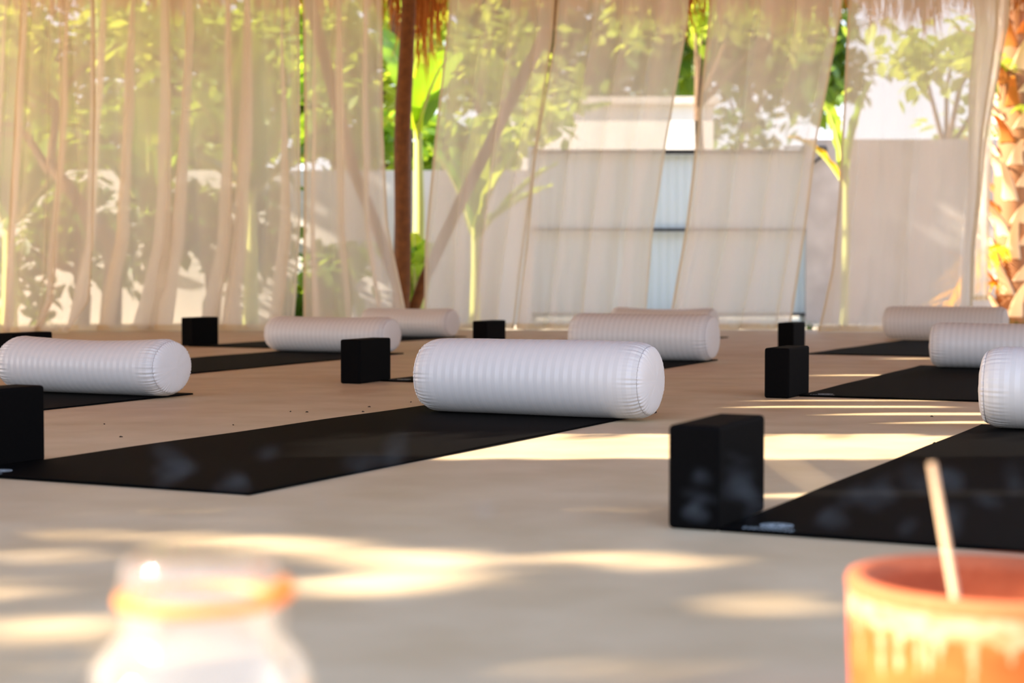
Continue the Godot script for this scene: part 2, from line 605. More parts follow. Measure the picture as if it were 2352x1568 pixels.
# a tree added outside the frame, its leaves placed to shade the part zone (x, depth, width, depth range) of the floor, but for the holes
func shade_tree(pos: Vector3, zone: Rect2, heights: Vector2, count: int, holes: Array, seed_: int, label: String) -> void:
	var t := thing("leafy_tree", label, "tree", pos, 0.0, "trees added for shade")
	var r := RandomNumberGenerator.new()
	r.seed = seed_
	var places := []
	for k in count:
		var q := Vector3(zone.position.x + r.randf() * zone.size.x, 0, -zone.position.y - r.randf() * zone.size.y)
		var depth := -q.z
		var u := 1176.0 + FPX * q.x / depth
		var v := HORIZON + FPX * EYE / depth
		var open := false
		for h in holes:
			var du: float = u - h[0]
			var dv: float = v - h[1] - du * h[4]
			if pow(du / (h[2] + 0.03 * FPX / depth), 2.0) + pow(dv / (h[3] + 0.036 * FPX * EYE / depth / depth), 2.0) < 1.0:
				open = true
		if not open:
			places.append(q + SUN / SUN.y * r.randf_range(heights.x, heights.y) - pos)
	var mid := Vector3.ZERO
	for p in places:
		mid += p / places.size()
	part("trunk", tube([Vector3(0, -0.1, 0), Vector3(0.05, 1.6, 0.03), Vector3(mid.x * 0.4, 3.2, mid.z * 0.4), mid], [0.09, 0.07, 0.05, 0.02], 10), M.bark, t)
	for k in 6:
		part("branch", tube([Vector3(mid.x * 0.4, 3.2, mid.z * 0.4), mid.lerp(places[k * 17], 0.4) - Vector3(0, 0.15, 0), places[k * 17]], [0.02, 0.012, 0.005], 6), M.bark, t)
	var mm := MultiMesh.new()
	mm.transform_format = MultiMesh.TRANSFORM_3D
	mm.mesh = small_leaf()
	mm.instance_count = places.size()
	for k in places.size():
		mm.set_instance_transform(k, Transform3D(Basis.from_euler(Vector3(r.randf_range(-0.3, 0.9), r.randf() * TAU, r.randf_range(-0.5, 0.5))).scaled(Vector3.ONE * r.randf_range(0.07, 0.11)), places[k]))
	var o := MultiMeshInstance3D.new()
	o.name = "foliage"
	o.multimesh = mm
	o.material_override = M.leaf_b
	o.set_meta("kind", "stuff")
	t.add_child(o)

func frond(length: float, droop: float, leaflet: float, spacing: float, seed_: int, gap := 0.0) -> ArrayMesh:
	# a feather leaf along +z: rachis and two ranks of narrow leaflets
	var r := RandomNumberGenerator.new()
	r.seed = seed_
	var st := SurfaceTool.new()
	st.begin(Mesh.PRIMITIVE_TRIANGLES)
	var pt := func(q: float) -> Vector3:
		return Vector3(0, length * (0.25 * q - droop * q * q), length * q * (1.0 - 0.12 * droop * q))
	for k in 16:
		var a: Vector3 = pt.call(k / 16.0)
		var b: Vector3 = pt.call((k + 1) / 16.0)
		var w0 := lerpf(0.022, 0.004, k / 16.0)
		var w1 := lerpf(0.022, 0.004, (k + 1) / 16.0)
		quad(st, a + Vector3(-w0, 0, 0), b + Vector3(-w1, 0, 0), b + Vector3(w1, 0, 0), a + Vector3(w0, 0, 0))
		quad(st, a + Vector3(0, -w0, 0), b + Vector3(0, -w1, 0), b + Vector3(0, w1, 0), a + Vector3(0, w0, 0))
	var q := 0.12
	while q < 0.99:
		for s in [-1.0, 1.0]:
			if r.randf() < gap:
				continue
			var o: Vector3 = pt.call(q)
			var ll: float = leaflet * (0.45 + 0.75 * sin(PI * pow(q, 0.8))) * r.randf_range(0.85, 1.1)
			var d := Vector3(s * 0.86, r.randf_range(-0.22, -0.02), 0.50 + 0.3 * q + r.randf_range(-0.08, 0.08)).normalized()
			var e := d.cross(Vector3.UP).normalized() * leaflet * 0.05
			var m: Vector3 = o + d * ll * 0.5
			var tip: Vector3 = o + d * ll + Vector3(0, -ll * 0.25, 0)
			quad(st, o - e * 0.5, m - e, m + e, o + e * 0.5)
			quad(st, m - e, tip - e * 0.1, tip + e * 0.1, m + e)
		q += spacing / length
	return st.commit()

func fringe(x0: float, x1: float, y: float, z: float, per_metre: float, length: Callable, seed_: int, width := 0.008, spread := 0.12) -> ArrayMesh:
	var r := RandomNumberGenerator.new()
	r.seed = seed_
	var st := SurfaceTool.new()
	st.begin(Mesh.PRIMITIVE_TRIANGLES)
	var count := int((x1 - x0) * per_metre)
	for k in count:
		var x := r.randf_range(x0, x1)
		var o := Vector3(x, y + r.randf_range(0, 0.06), z + r.randf_range(-spread, spread))
		var l: float = length.call(x) * r.randf_range(0.55, 1.15)
		var d := Vector3(r.randfn(0, 0.10), -1, r.randfn(0, 0.10)).normalized()
		var a := r.randf() * TAU
		var e := Vector3(cos(a), 0, sin(a)) * width * r.randf_range(0.5, 1.2)
		var m := o + d * l * 0.6
		var tip := o + d * l + Vector3(r.randfn(0, 0.02), 0, r.randfn(0, 0.02))
		quad(st, o - e, m - e * 0.8, m + e * 0.8, o + e)
		quad(st, m - e * 0.8, tip - e * 0.15, tip + e * 0.15, m + e * 0.8)
	return st.commit()

func grass_tuft(pos: Vector3, n: int, h: float, spread: Vector2, seed_: int, label: String) -> void:
	var r := RandomNumberGenerator.new()
	r.seed = seed_
	var st := SurfaceTool.new()
	st.begin(Mesh.PRIMITIVE_TRIANGLES)
	for k in n:
		var o := Vector3(r.randf_range(-1, 1) * spread.x, 0, r.randf_range(-1, 1) * spread.y)
		var a := r.randf() * TAU
		var e := Vector3(cos(a), 0, sin(a)) * 0.004
		var lean := Vector3(r.randfn(0, 0.35), 1, r.randfn(0, 0.35))
		var l := h * r.randf_range(0.4, 1.1)
		var m := o + lean * l * 0.55
		var tip := o + lean * l + Vector3(lean.x * l * 0.5, -0.1 * l, lean.z * l * 0.5)
		quad(st, o - e, m - e * 0.8, m + e * 0.8, o + e)
		quad(st, m - e * 0.8, tip, tip, m + e * 0.8)
	var o2 := part("grass_tuft", st.commit(), M.grass, self, pos)
	tag(o2, label, "grass", "grass at the floor edge")

# ---------------------------------------------------------------- the scene
func _ready() -> void:
	rng.seed = 7
	# camera
	var cam := Camera3D.new()
	cam.name = "camera"
	cam.position = Vector3(0, EYE, 0)
	cam.rotation.x = -pitch
	cam.fov = rad_to_deg(2.0 * atan(784.0 / FPX))
	cam.near = 0.05
	cam.far = 300.0
	var lens := CameraAttributesPhysical.new()
	lens.frustum_focal_length = 12.0 * FPX / 784.0
	lens.exposure_aperture = 4.0
	lens.frustum_focus_distance = 4.2
	lens.frustum_near = 0.05
	lens.frustum_far = 300.0
	cam.attributes = lens
	add_child(cam)
	cam.current = true
	# sky and exposure
	var sky := ProceduralSkyMaterial.new()
	sky.sky_top_color = Color(0.56, 0.66, 0.82)
	sky.sky_horizon_color = Color(0.90, 0.90, 0.90)
	sky.sky_curve = 0.16
	sky.ground_bottom_color = Color(0.42, 0.36, 0.30)
	sky.ground_horizon_color = Color(0.62, 0.60, 0.56)
	sky.sky_energy_multiplier = 1.0
	sky.sun_angle_max = 1.0
	var env := Environment.new()
	env.background_mode = Environment.BG_SKY
	env.sky = Sky.new()
	env.sky.sky_material = sky
	env.background_energy_multiplier = 1.5
	env.tonemap_mode = Environment.TONE_MAPPER_LINEAR
	env.tonemap_exposure = 2.2
	env.sdfgi_enabled = true
	env.ssao_enabled = true
	env.ssil_enabled = true
	env.volumetric_fog_enabled = true
	env.volumetric_fog_density = 0.0
	var we := WorldEnvironment.new()
	we.name = "environment"
	we.environment = env
	add_child(we)
	# sun
	var sun := DirectionalLight3D.new()
	sun.name = "sun"
	sun.light_color = Color(1.0, 0.94, 0.85)
	sun.light_energy = 3.4
	sun.light_angular_distance = 0.55
	sun.shadow_enabled = true
	sun.basis = Basis.looking_at(-SUN.normalized(), Vector3.UP)
	add_child(sun)

	make_materials()
	build_setting()
	build_roof()
	build_garden()
	build_curtains()
	build_yoga()
	build_foreground()
	build_shade()
	build_smoke()

func build_setting() -> void:
	structure("floor", slab(Vector3(-9, -0.12, -11.35), Vector3(9, 0, 6)), M.floor, Vector3(0, -0.06, -2.675))
	structure("ground", slab(Vector3(-40, -0.3, -45), Vector3(40, 0, 15)), M.sand, Vector3(0, -0.22, -15))
	# garden wall in two lengths with the gate between them
	var zw := 16.0
	var x0 := at(1222, 640, zw).x
	var x1 := at(1846, 640, zw).x
	var top := at(1900, 322, zw).y
	structure("wall_back", slab(Vector3(-14, -0.2, -0.12), Vector3(x0, 1.36, 0.12)), M.white_wall, Vector3((x0 - 14) / 2, 0.58, -zw))
	structure("wall_right", slab(Vector3(x1, -0.2, -0.12), Vector3(14, top, 0.12)), M.plaster, Vector3((x1 + 14) / 2, (top - 0.2) / 2, -zw))
	# gate
	var gt := at(1500, 350, zw).y
	var g := thing("garden_gate", "pale blue corrugated metal gate with dark rails in the garden wall", "gate", Vector3((x0 + x1) / 2, -0.07, -zw + 0.02))
	var w := x1 - x0
	for leaf in 2:
		var rows := []
		for yy in [0.06, gt + 0.05]:
			var row := PackedVector3Array()
			for k in 97:
				row.append(Vector3(-w / 2 + w * (leaf + k / 96.0) / 2, yy, 0.006 * sin(k * TAU / 6.0)))
			rows.append(row)
		part("panel", grid(rows), M.sheet_metal, g)
	for yy in [0.07, at(1500, 528, zw).y + 0.07, gt + 0.07]:
		var half := 0.021 if yy > gt else 0.014
		var rl := slab(Vector3(-w / 2, -half, 0), Vector3(w / 2, half, 0.05))
		part("rail", rl, M.dark_metal, g, Vector3(0, yy, 0.05))
	for xx in [-w / 2, w / 2]:
		part("post", slab(Vector3(-0.04, 0, -0.04), Vector3(0.04, gt + 0.12, 0.04)), M.sheet_metal, g, Vector3(xx, (gt + 0.12) / 2, 0))
	# bracket of bent black bar on the wall beside the gate
	var zb := zw - 0.16
	var bp := []
	for p in [[1800, 338], [1897, 338], [1897, 352], [1855, 384]]:
		bp.append(at(p[0], p[1], zb))
	var bo: Vector3 = bp[0]
	for k in bp.size():
		bp[k] = bp[k] - bo
	var br := []
	var rr := []
	for k in bp.size() - 1:
		for j in 4:
			br.append(bp[k].lerp(bp[k + 1], j / 4.0))
			rr.append(0.012)
	br.append(bp[3])
	rr.append(0.012)
	tag(part("wall_bracket", tube(br, rr, 8), M.dark_metal, self, bo), "black bent bar bracket at the top of the grey wall", "bracket")
	# white house beyond the wall
	var h := thing("white_house", "plain white house front beyond the garden gate", "building", Vector3(at(1420, 640, 24).x, -0.07, -25))
	var ht := at(1500, 228, 24).y
	part("front_wall", slab(Vector3(-1.6, 0, -1), Vector3(1.35, ht, 1)), M.white_wall, h, Vector3(-0.125, ht / 2, 0))
	part("roof_slab", slab(Vector3(-1.7, 0, -1.1), Vector3(1.42, 0.1, 1.1)), M.plaster, h, Vector3(-0.14, ht + 0.05, 0))
	part("window_frame", slab(Vector3(-0.4, 0, 0), Vector3(0.4, 0.9, 0.06)), M.plaster, h, Vector3(-0.8, 1.5, 1.0))

func build_roof() -> void:
	var t := thing("thatched_roof", "brown palm thatch roof with a ragged hanging eave fringe", "roof", Vector3(0, 2.45, -7.7))
	var e := [Vector3(-8, 0, 4.95), Vector3(6.6, 0, 4.95), Vector3(6.6, 0, -4.55), Vector3(-8, 0, -4.55)]
	var r0 := Vector3(-3.6, 2.9, 0)
	var r1 := Vector3(2.6, 2.9, 0)
	for f in [[e[1], e[2], r1, r1], [e[2], e[3], r0, r1], [e[3], e[0], r0, r0]]:
		var st := SurfaceTool.new()
		st.begin(Mesh.PRIMITIVE_TRIANGLES)
		var up := Vector3(0, 0.22, 0)
		quad(st, f[0], f[1], f[2], f[3])
		quad(st, f[3] + up, f[2] + up, f[1] + up, f[0] + up)
		quad(st, f[0] + up, f[1] + up, f[1], f[0])
		part("thatch_slope", st.commit(), M.thatch, t)
	# the slope over the camera's side is laid in courses; slits are opened in some to throw streaks of sun on the floor
	# slips: [course, from x, to x, width of the slit]
	var sun_slits := [[1, -3.3, -2.75, 0.07], [2, -3.6, -2.75, 0.08], [3, -4.0, -3.2, 0.07], [4, -4.1, -3.3, 0.05], [3, -3.1, -2.3, 0.06], [3, -2.2, -1.4, 0.09], [4, -3.2, -2.0, 0.05], [5, -3.0, -1.6, 0.04], [6, -2.8, -2.2, 0.03]]
	for s in [[1.15, 5.85, 0.5], [1.85, 5.9, 0.25], [1.72, 7.2, 0.45], [1.05, 6.0, 0.2]]:
		# floor place and length of a streak of sun, carried back along the sun's rays to the roof
		var y := 2.6
		for it in 12:
			y = 2.5 + 2.9 * clampf((4.95 - ((-s[1] + SUN.z / SUN.y * y) + 7.7)) / 4.95, 0, 1)
		var zr: float = -s[1] + SUN.z / SUN.y * y + 7.7
		var xr: float = s[0] + SUN.x / SUN.y * y
		sun_slits.append([int(floor((4.95 - zr) / 4.95 * 25.0)) + 1, xr - s[2] / 2, xr + s[2] / 2, 0.075])
	for k in 25:
		var st := SurfaceTool.new()
		st.begin(Mesh.PRIMITIVE_TRIANGLES)
		var q0 := k / 25.0
		var q1 := (k + 1) / 25.0 + 0.004
		var hl := lerpf(-8.0, -3.6, q0)
		var hr := lerpf(6.6, 2.6, q0)
		var nseg := 120
		for j in nseg:
			var x0 := lerpf(hl, hr, float(j) / nseg)
			var x1 := lerpf(hl, hr, float(j + 1) / nseg)
			var lift := [0.0, 0.0]
			for c in 2:
				var xx: float = [x0, x1][c]
				for sl in sun_slits:
					if sl[0] == k:
						lift[c] = maxf(lift[c], sl[3] * smoothstep(sl[1], sl[1] + 0.2, xx) * smoothstep(sl[2], sl[2] - 0.2, xx))
			var lo := []
			for c in 2:
				var xx: float = [x0, x1][c]
				var z0: float = 4.95 * (1.0 - q0) - lift[c] - 0.008
				lo.append(Vector3(xx, 2.9 * q0 + 0.586 * lift[c], z0))
			var z1 := 4.95 * (1.0 - q1)
			var hi0 := Vector3(x0, 2.9 * q1, z1)
			var hi1 := Vector3(x1, 2.9 * q1, z1)
			var up := Vector3(0, 0.03, 0)
			quad(st, lo[0], lo[1], hi1, hi0)
			quad(st, hi0 + up, hi1 + up, lo[1] + up, lo[0] + up)
			quad(st, lo[0] + up, lo[1] + up, lo[1], lo[0])
		part("thatch_course", st.commit(), M.thatch, t)
	# eave fringes; the far one hangs low beside the post
	var low := func(x: float) -> float:
		return 0.24 + 0.10 * smoothstep(0.2, 1.2, x) + 0.40 * exp(-pow((x + 0.66) / 0.20, 2.0)) + 0.06 * sin(x * 7.0) + 0.05 * sin(x * 17.0)
	for k in 2:
		var o := part("eave_fringe", fringe(-4.6, 4.6, 0.05, -4.62, 210, low, 50 + k, 0.007, 0.14), M.straw if k == 0 else M.straw_dark, t)
		o.set_meta("kind", "stuff")
	var st2 := SurfaceTool.new()
	st2.begin(Mesh.PRIMITIVE_TRIANGLES)
	var rr2 := RandomNumberGenerator.new()
	rr2.seed = 61
	for k in 230:
		var x := rr2.randf_range(-7.5, 3.0)
		var o := Vector3(x, rr2.randf_range(-0.02, 0.03), 4.93)
		var l := rr2.randf_range(0.05, 0.30) * (0.75 + 0.25 * sin(x * 2.3))
		var d := Vector3(rr2.randfn(0.2, 0.25), rr2.randf_range(-0.75, -0.25), 1).normalized()
		var w := Vector3(1, 0, 0) * rr2.randf_range(0.008, 0.022)
		var m := o + d * l * 0.6
		var tip := o + d * l + Vector3(0, -0.12 * l, 0)
		quad(st2, o - w, m - w, m + w, o + w)
		quad(st2, m - w, tip - w * 0.2, tip + w * 0.2, m + w)
	part("eave_fringe", st2.commit(), M.straw, t).set_meta("kind", "stuff")
	# posts and the two leaning braces at the middle of the far side
	var zp := 11.75
	var p := thing("roof_post", "rough brown log post under the thatch between two curtains", "post", Vector3(at(917, 640, zp).x, 0, -zp))
	var pp := []
	var pr := []
	for k in 9:
		var q := k / 8.0
		pp.append(Vector3(lerpf(0, at(937, 0, zp).x - at(917, 640, zp).x, q) + 0.012 * sin(q * 9.0), -0.06 + q * 2.62, 0))
		pr.append(0.060 - 0.006 * q + 0.003 * sin(q * 13.0))
	part("log", tube(pp, pr, 14), M.wood, p)
	var base := p.position + Vector3(0.03, 0.02, 0)
	for d in [[[700, -40], [752, 160], [812, 390], [880, 560], [925, 690], [932, 740]], [[1312, -40], [1225, 130], [1140, 300], [1050, 480], [975, 640], [940, 740]]]:
		var b := thing("roof_brace", "leaning log brace rising " + ("towards the garden gate side" if d[0][0] > 1000 else "away from the garden gate side") + " of the post foot", "brace", Vector3(at(d[5][0], 740, zp).x, 0, -zp - 0.12))
		var bp := []
		var brr := []
		for k in 6:
			var w := at(d[k][0], d[k][1], zp + 0.12)
			w.y = maxf(w.y, -0.04)
			bp.append(w - b.position)
			brr.append(0.042)
		part("log", tube(bp, brr, 12), M.wood, b)
	for c in [[-7.6, -11.7], [6.3, -11.7], [-7.6, -3.1], [6.3, -3.1]]:
		var cp := thing("corner_post", "rough brown log post at a corner of the pavilion", "post", Vector3(c[0], 0, c[1]), 0.0, "corner posts of the pavilion")
		part("log", tube([Vector3(0, -0.05, 0), Vector3(0.02, 1.2, 0), Vector3(0, 2.5, 0)], [0.07, 0.065, 0.06], 12), M.wood, cp)
	var beam := part("curtain_rail", tube([Vector3(-7.6, 0, 0), Vector3(0, 0, 0), Vector3(6.3, 0, 0)], [0.02, 0.02, 0.02], 8), M.wood, self, Vector3(0, 2.68, -11.1))
	tag(beam, "thin wooden rail that carries the sheer curtains", "rail")

func build_garden() -> void:
	var B = M.banana
	var B2 = M.banana_b
	var B3 = M.banana_c
	var gy := -0.07
	var sp := func(u: float, z: float) -> Vector3:
		var p := at(u, 640, z)
		return Vector3(p.x, gy, p.z)
	banana_plant(sp.call(20, 13.6), 1.05, [[70, -10, 1.1, 0.22, 0.5, B3], [150, -20, 1.0, 0.2, 0.4, B], [-60, -15, 1.2, 0.24, 0.6, B], [20, -45, 1.0, 0.2, 0.35, B2], [-120, -30, 1.0, 0.2, 0.5, B3], [110, -60, 1.0, 0.19, 0.3, B3]], "dark banana plant with one broad leaf behind the curtain with a curled hem")
	banana_plant(sp.call(345, 15.1), 1.2, [[80, -25, 1.3, 0.26, 0.6, B], [-80, -20, 1.2, 0.24, 0.7, B3], [10, -40, 1.2, 0.25, 0.7, B2], [200, -40, 1.1, 0.2, 0.5, B3], [130, -50, 1.1, 0.22, 0.4, B], [-30, -10, 1.1, 0.23, 0.9, B3]], "banana plant with drooping leaves behind the most pleated curtain")
	banana_plant(sp.call(575, 14.4), 1.35, [[75, -30, 1.4, 0.24, 0.6, B], [-75, -30, 1.4, 0.25, 0.6, B], [95, -5, 1.2, 0.24, 0.8, B3], [-100, 0, 1.2, 0.22, 0.9, B3], [15, -60, 1.3, 0.22, 0.4, B2], [170, -50, 1.2, 0.2, 0.5, B]], "tall banana plant with spread leaves before the sunlit wall")
	banana_plant(sp.call(960, 13.6), 1.9, [[80, -50, 1.2, 0.2, 0.6, B2], [-70, -50, 1.2, 0.2, 0.6, B2], [30, -20, 1.0, 0.2, 0.9, B], [-140, -30, 1.1, 0.2, 0.7, B], [100, -10, 1.0, 0.2, 0.9, B2]], "sunlit banana plant with a thick pale stem beside the log post", 0.055)
	banana_plant(sp.call(955, 13.1), 0.35, [[40, -40, 0.55, 0.13, 0.6, B2], [-50, -40, 0.5, 0.12, 0.7, B2], [0, -25, 0.5, 0.13, 0.9, B2], [120, -50, 0.5, 0.12, 0.5, B], [-120, -50, 0.5, 0.12, 0.5, B], [10, -65, 0.5, 0.11, 0.3, B2]], "low bright green sprout at the foot of the log post", 0.03)
	banana_plant(sp.call(1090, 14.0), 0.95, [[95, -15, 1.0, 0.14, 0.6, B2], [75, -35, 1.0, 0.14, 0.7, B2], [-80, -35, 0.9, 0.14, 0.6, B], [20, -50, 0.9, 0.13, 0.5, B2], [110, 0, 0.8, 0.13, 0.5, B2], [-120, -40, 0.8, 0.13, 0.5, B]], "banana plant with pale arching leaves behind the leaning brace", 0.05)
	banana_plant(sp.call(1940, 14.8), 1.5, [[-60, -45, 0.9, 0.10, 0.7, B2], [-90, -20, 0.8, 0.09, 0.9, M.yellow_leaf], [60, -45, 0.9, 0.12, 0.5, B]], "thin plant with narrow yellowing leaves beside the wall bracket", 0.04)
	# trees
	leafy_tree(sp.call(60, 17.5), 2.0, Vector3(0, 2.9, 0), Vector3(1.5, 0.9, 1.0), 1500, 0.20, M.leaf_c, 11, "yellow green broadleaf tree at the end of the white wall")
	leafy_tree(sp.call(-200, 19.5), 2.4, Vector3(0.2, 3.0, 0), Vector3(2.0, 1.6, 1.2), 2600, 0.22, M.leaf_b, 12, "dark leafy tree standing outermost behind the white wall")
	leafy_tree(sp.call(420, 19.0), 2.2, Vector3(0, 3.1, 0), Vector3(1.9, 1.3, 1.2), 2400, 0.22, M.leaf_a, 13, "mid green tree beyond the wall behind the most pleated curtain")
	leafy_tree(sp.call(800, 20.0), 2.2, Vector3(0, 3.0, 0), Vector3(1.7, 1.3, 1.2), 1700, 0.22, M.leaf_c, 14, "light green tree beyond the wall behind the post")
	leafy_tree(sp.call(1110, 20.0), 2.4, Vector3(0, 3.0, 0), Vector3(1.8, 1.0, 1.2), 600, 0.2, M.leaf_c, 15, "pale green tree beyond the wall above the gate end")
	leafy_tree(sp.call(1600, 20.5), 2.6, Vector3(0, 3.6, 0), Vector3(1.3, 0.5, 1.2), 450, 0.2, M.leaf_c, 16, "dark green tree over the white house")
	leafy_tree(sp.call(2150, 19.0), 1.9, Vector3(0.2, 2.7, 0), Vector3(1.5, 0.9, 1.0), 520, 0.2, M.leaf_c, 17, "sparse tree with bare branches over the grey wall")
	leafy_tree(sp.call(180, 14.9), 0.5, Vector3(0, 0.75, 0), Vector3(0.9, 0.55, 0.5), 900, 0.17, M.leaf_b, 21, "low dark bush before the white wall behind the curled hem curtain", "low bushes in the garden")
	leafy_tree(sp.call(480, 15.3), 0.5, Vector3(0, 0.8, 0), Vector3(0.8, 0.5, 0.4), 800, 0.17, M.leaf_b, 22, "low dark bush before the white wall behind the pleated curtain", "low bushes in the garden")
	leafy_tree(sp.call(250, 13.0), 1.3, Vector3(-0.9, 2.0, 0), Vector3(0.8, 0.5, 0.4), 420, 0.15, M.leaf_c, 23, "slender tree with bright yellow green leaves behind the curled hem curtain", "low bushes in the garden")
	leafy_tree(sp.call(760, 15.0), 0.5, Vector3(0, 0.55, 0), Vector3(0.5, 0.4, 0.4), 400, 0.16, M.leaf_a, 24, "low green bush before the wall beside the log post", "low bushes in the garden")
	leafy_tree(sp.call(800, 17.0), 1.2, Vector3(0, 1.9, 0), Vector3(1.1, 0.7, 0.6), 1000, 0.19, M.leaf_a, 25, "bushy green tree just over the wall beside the log post", "low bushes in the garden")
	leafy_tree(sp.call(1130, 17.2), 1.2, Vector3(0, 1.9, 0), Vector3(0.7, 0.6, 0.6), 600, 0.19, M.leaf_c, 26, "light green bush just over the wall behind the long brace", "low bushes in the garden")
	leafy_tree(sp.call(300, 17.0), 1.2, Vector3(0, 1.8, 0), Vector3(1.8, 0.6, 0.6), 1300, 0.19, M.leaf_a, 27, "wide green bush just over the wall behind the pleated curtain", "low bushes in the garden")
	leafy_tree(sp.call(1270, 28.0), 3.0, Vector3(0, 4.6, 0), Vector3(2.6, 2.0, 1.5), 4200, 0.34, M.leaf_b, 28, "big dark tree far behind the white house at its gate hinge side", "leafy trees beyond the curtains")
	leafy_tree(sp.call(1700, 33.0), 3.4, Vector3(0, 5.2, 0), Vector3(2.6, 2.2, 1.5), 3800, 0.34, M.leaf_b, 29, "big dark tree far behind the white house at its bracket side", "leafy trees beyond the curtains")
	# palm trunk with dry leaf stubs at the end of the curtains
	var zt := 14.4
	var t := thing("stubby_palm", "sunlit palm trunk covered with dry tan leaf stubs", "palm tree", sp.call(2322, zt))
	var pts := []
	var rad := []
	for k in 15:
		pts.append(Vector3(0.02 * sin(k * 1.1), k * 0.25, 0))
		rad.append(0.13 + 0.012 * (k % 2))
	part("trunk", tube(pts, rad, 14), M.dry_dark, t)
	var r := RandomNumberGenerator.new()
	r.seed = 99
	for k in 84:
		var a := k * 2.4
		var y := 0.08 + k * 0.038
		var l := r.randf_range(0.26, 0.48)
		var rows := []
		for j in 5:
			var q := j / 4.0
			var out := 0.12 + l * (0.35 * q + 0.65 * q * q)
			var w := lerpf(0.075, 0.022, pow(q, 0.7))
			var c := Vector3(0, l * 0.95 * q - 0.25 * l * q * q, out)
			rows.append(PackedVector3Array([c + Vector3(-w, 0, -0.01), c + Vector3(-w * 0.6, 0.006, 0.016), c + Vector3(w * 0.6, 0.006, 0.016), c + Vector3(w, 0, -0.01), c + Vector3(0, -0.004, -0.018), c + Vector3(-w, 0, -0.01)]))
		var s := part("leaf_stub", grid(rows), M.dry if r.randf() < 0.8 else M.straw, t, Vector3(0, y, 0))
		s.rotation.y = a
	for f in [[-60, -10, 0.9, 0.7, 0.7], [-85, 5, 0.8, 0.9, 0.35], [-40, 20, 0.9, 0.6, 2.1], [20, 10, 0.8, 0.6, 1.8]]:
		var o := part("hanging_frond", frond(f[2], f[3], 0.3, 0.035, int(f[0]) + 500), M.yellow_leaf if f[4] < 1.0 else M.leaf_c, t, Vector3(0, f[4], 0))
		o.rotation = Vector3(deg_to_rad(-f[1]), deg_to_rad(f[0]), 0)
	# grass tufts where the floor ends
	grass_tuft(Vector3(at(570, 640, 11.5).x, -0.07, -11.5), 260, 0.16, Vector2(0.22, 0.08), 1, "dark grass tuft at the floor edge behind the pleated curtain")
	grass_tuft(Vector3(at(1895, 640, 11.7).x, -0.07, -11.7), 240, 0.13, Vector2(0.22, 0.1), 2, "grass tuft at the floor edge between the two curtains by the bracket")
	grass_tuft(Vector3(at(2335, 640, 11.8).x, -0.07, -11.8), 240, 0.16, Vector2(0.2, 0.1), 3, "grass tuft at the floor edge below the palm trunk")
	grass_tuft(Vector3(at(690, 640, 12.2).x, -0.07, -12.2), 420, 0.55, Vector2(0.10, 0.1), 4, "tall dark grass clump in the narrow gap between two curtains")

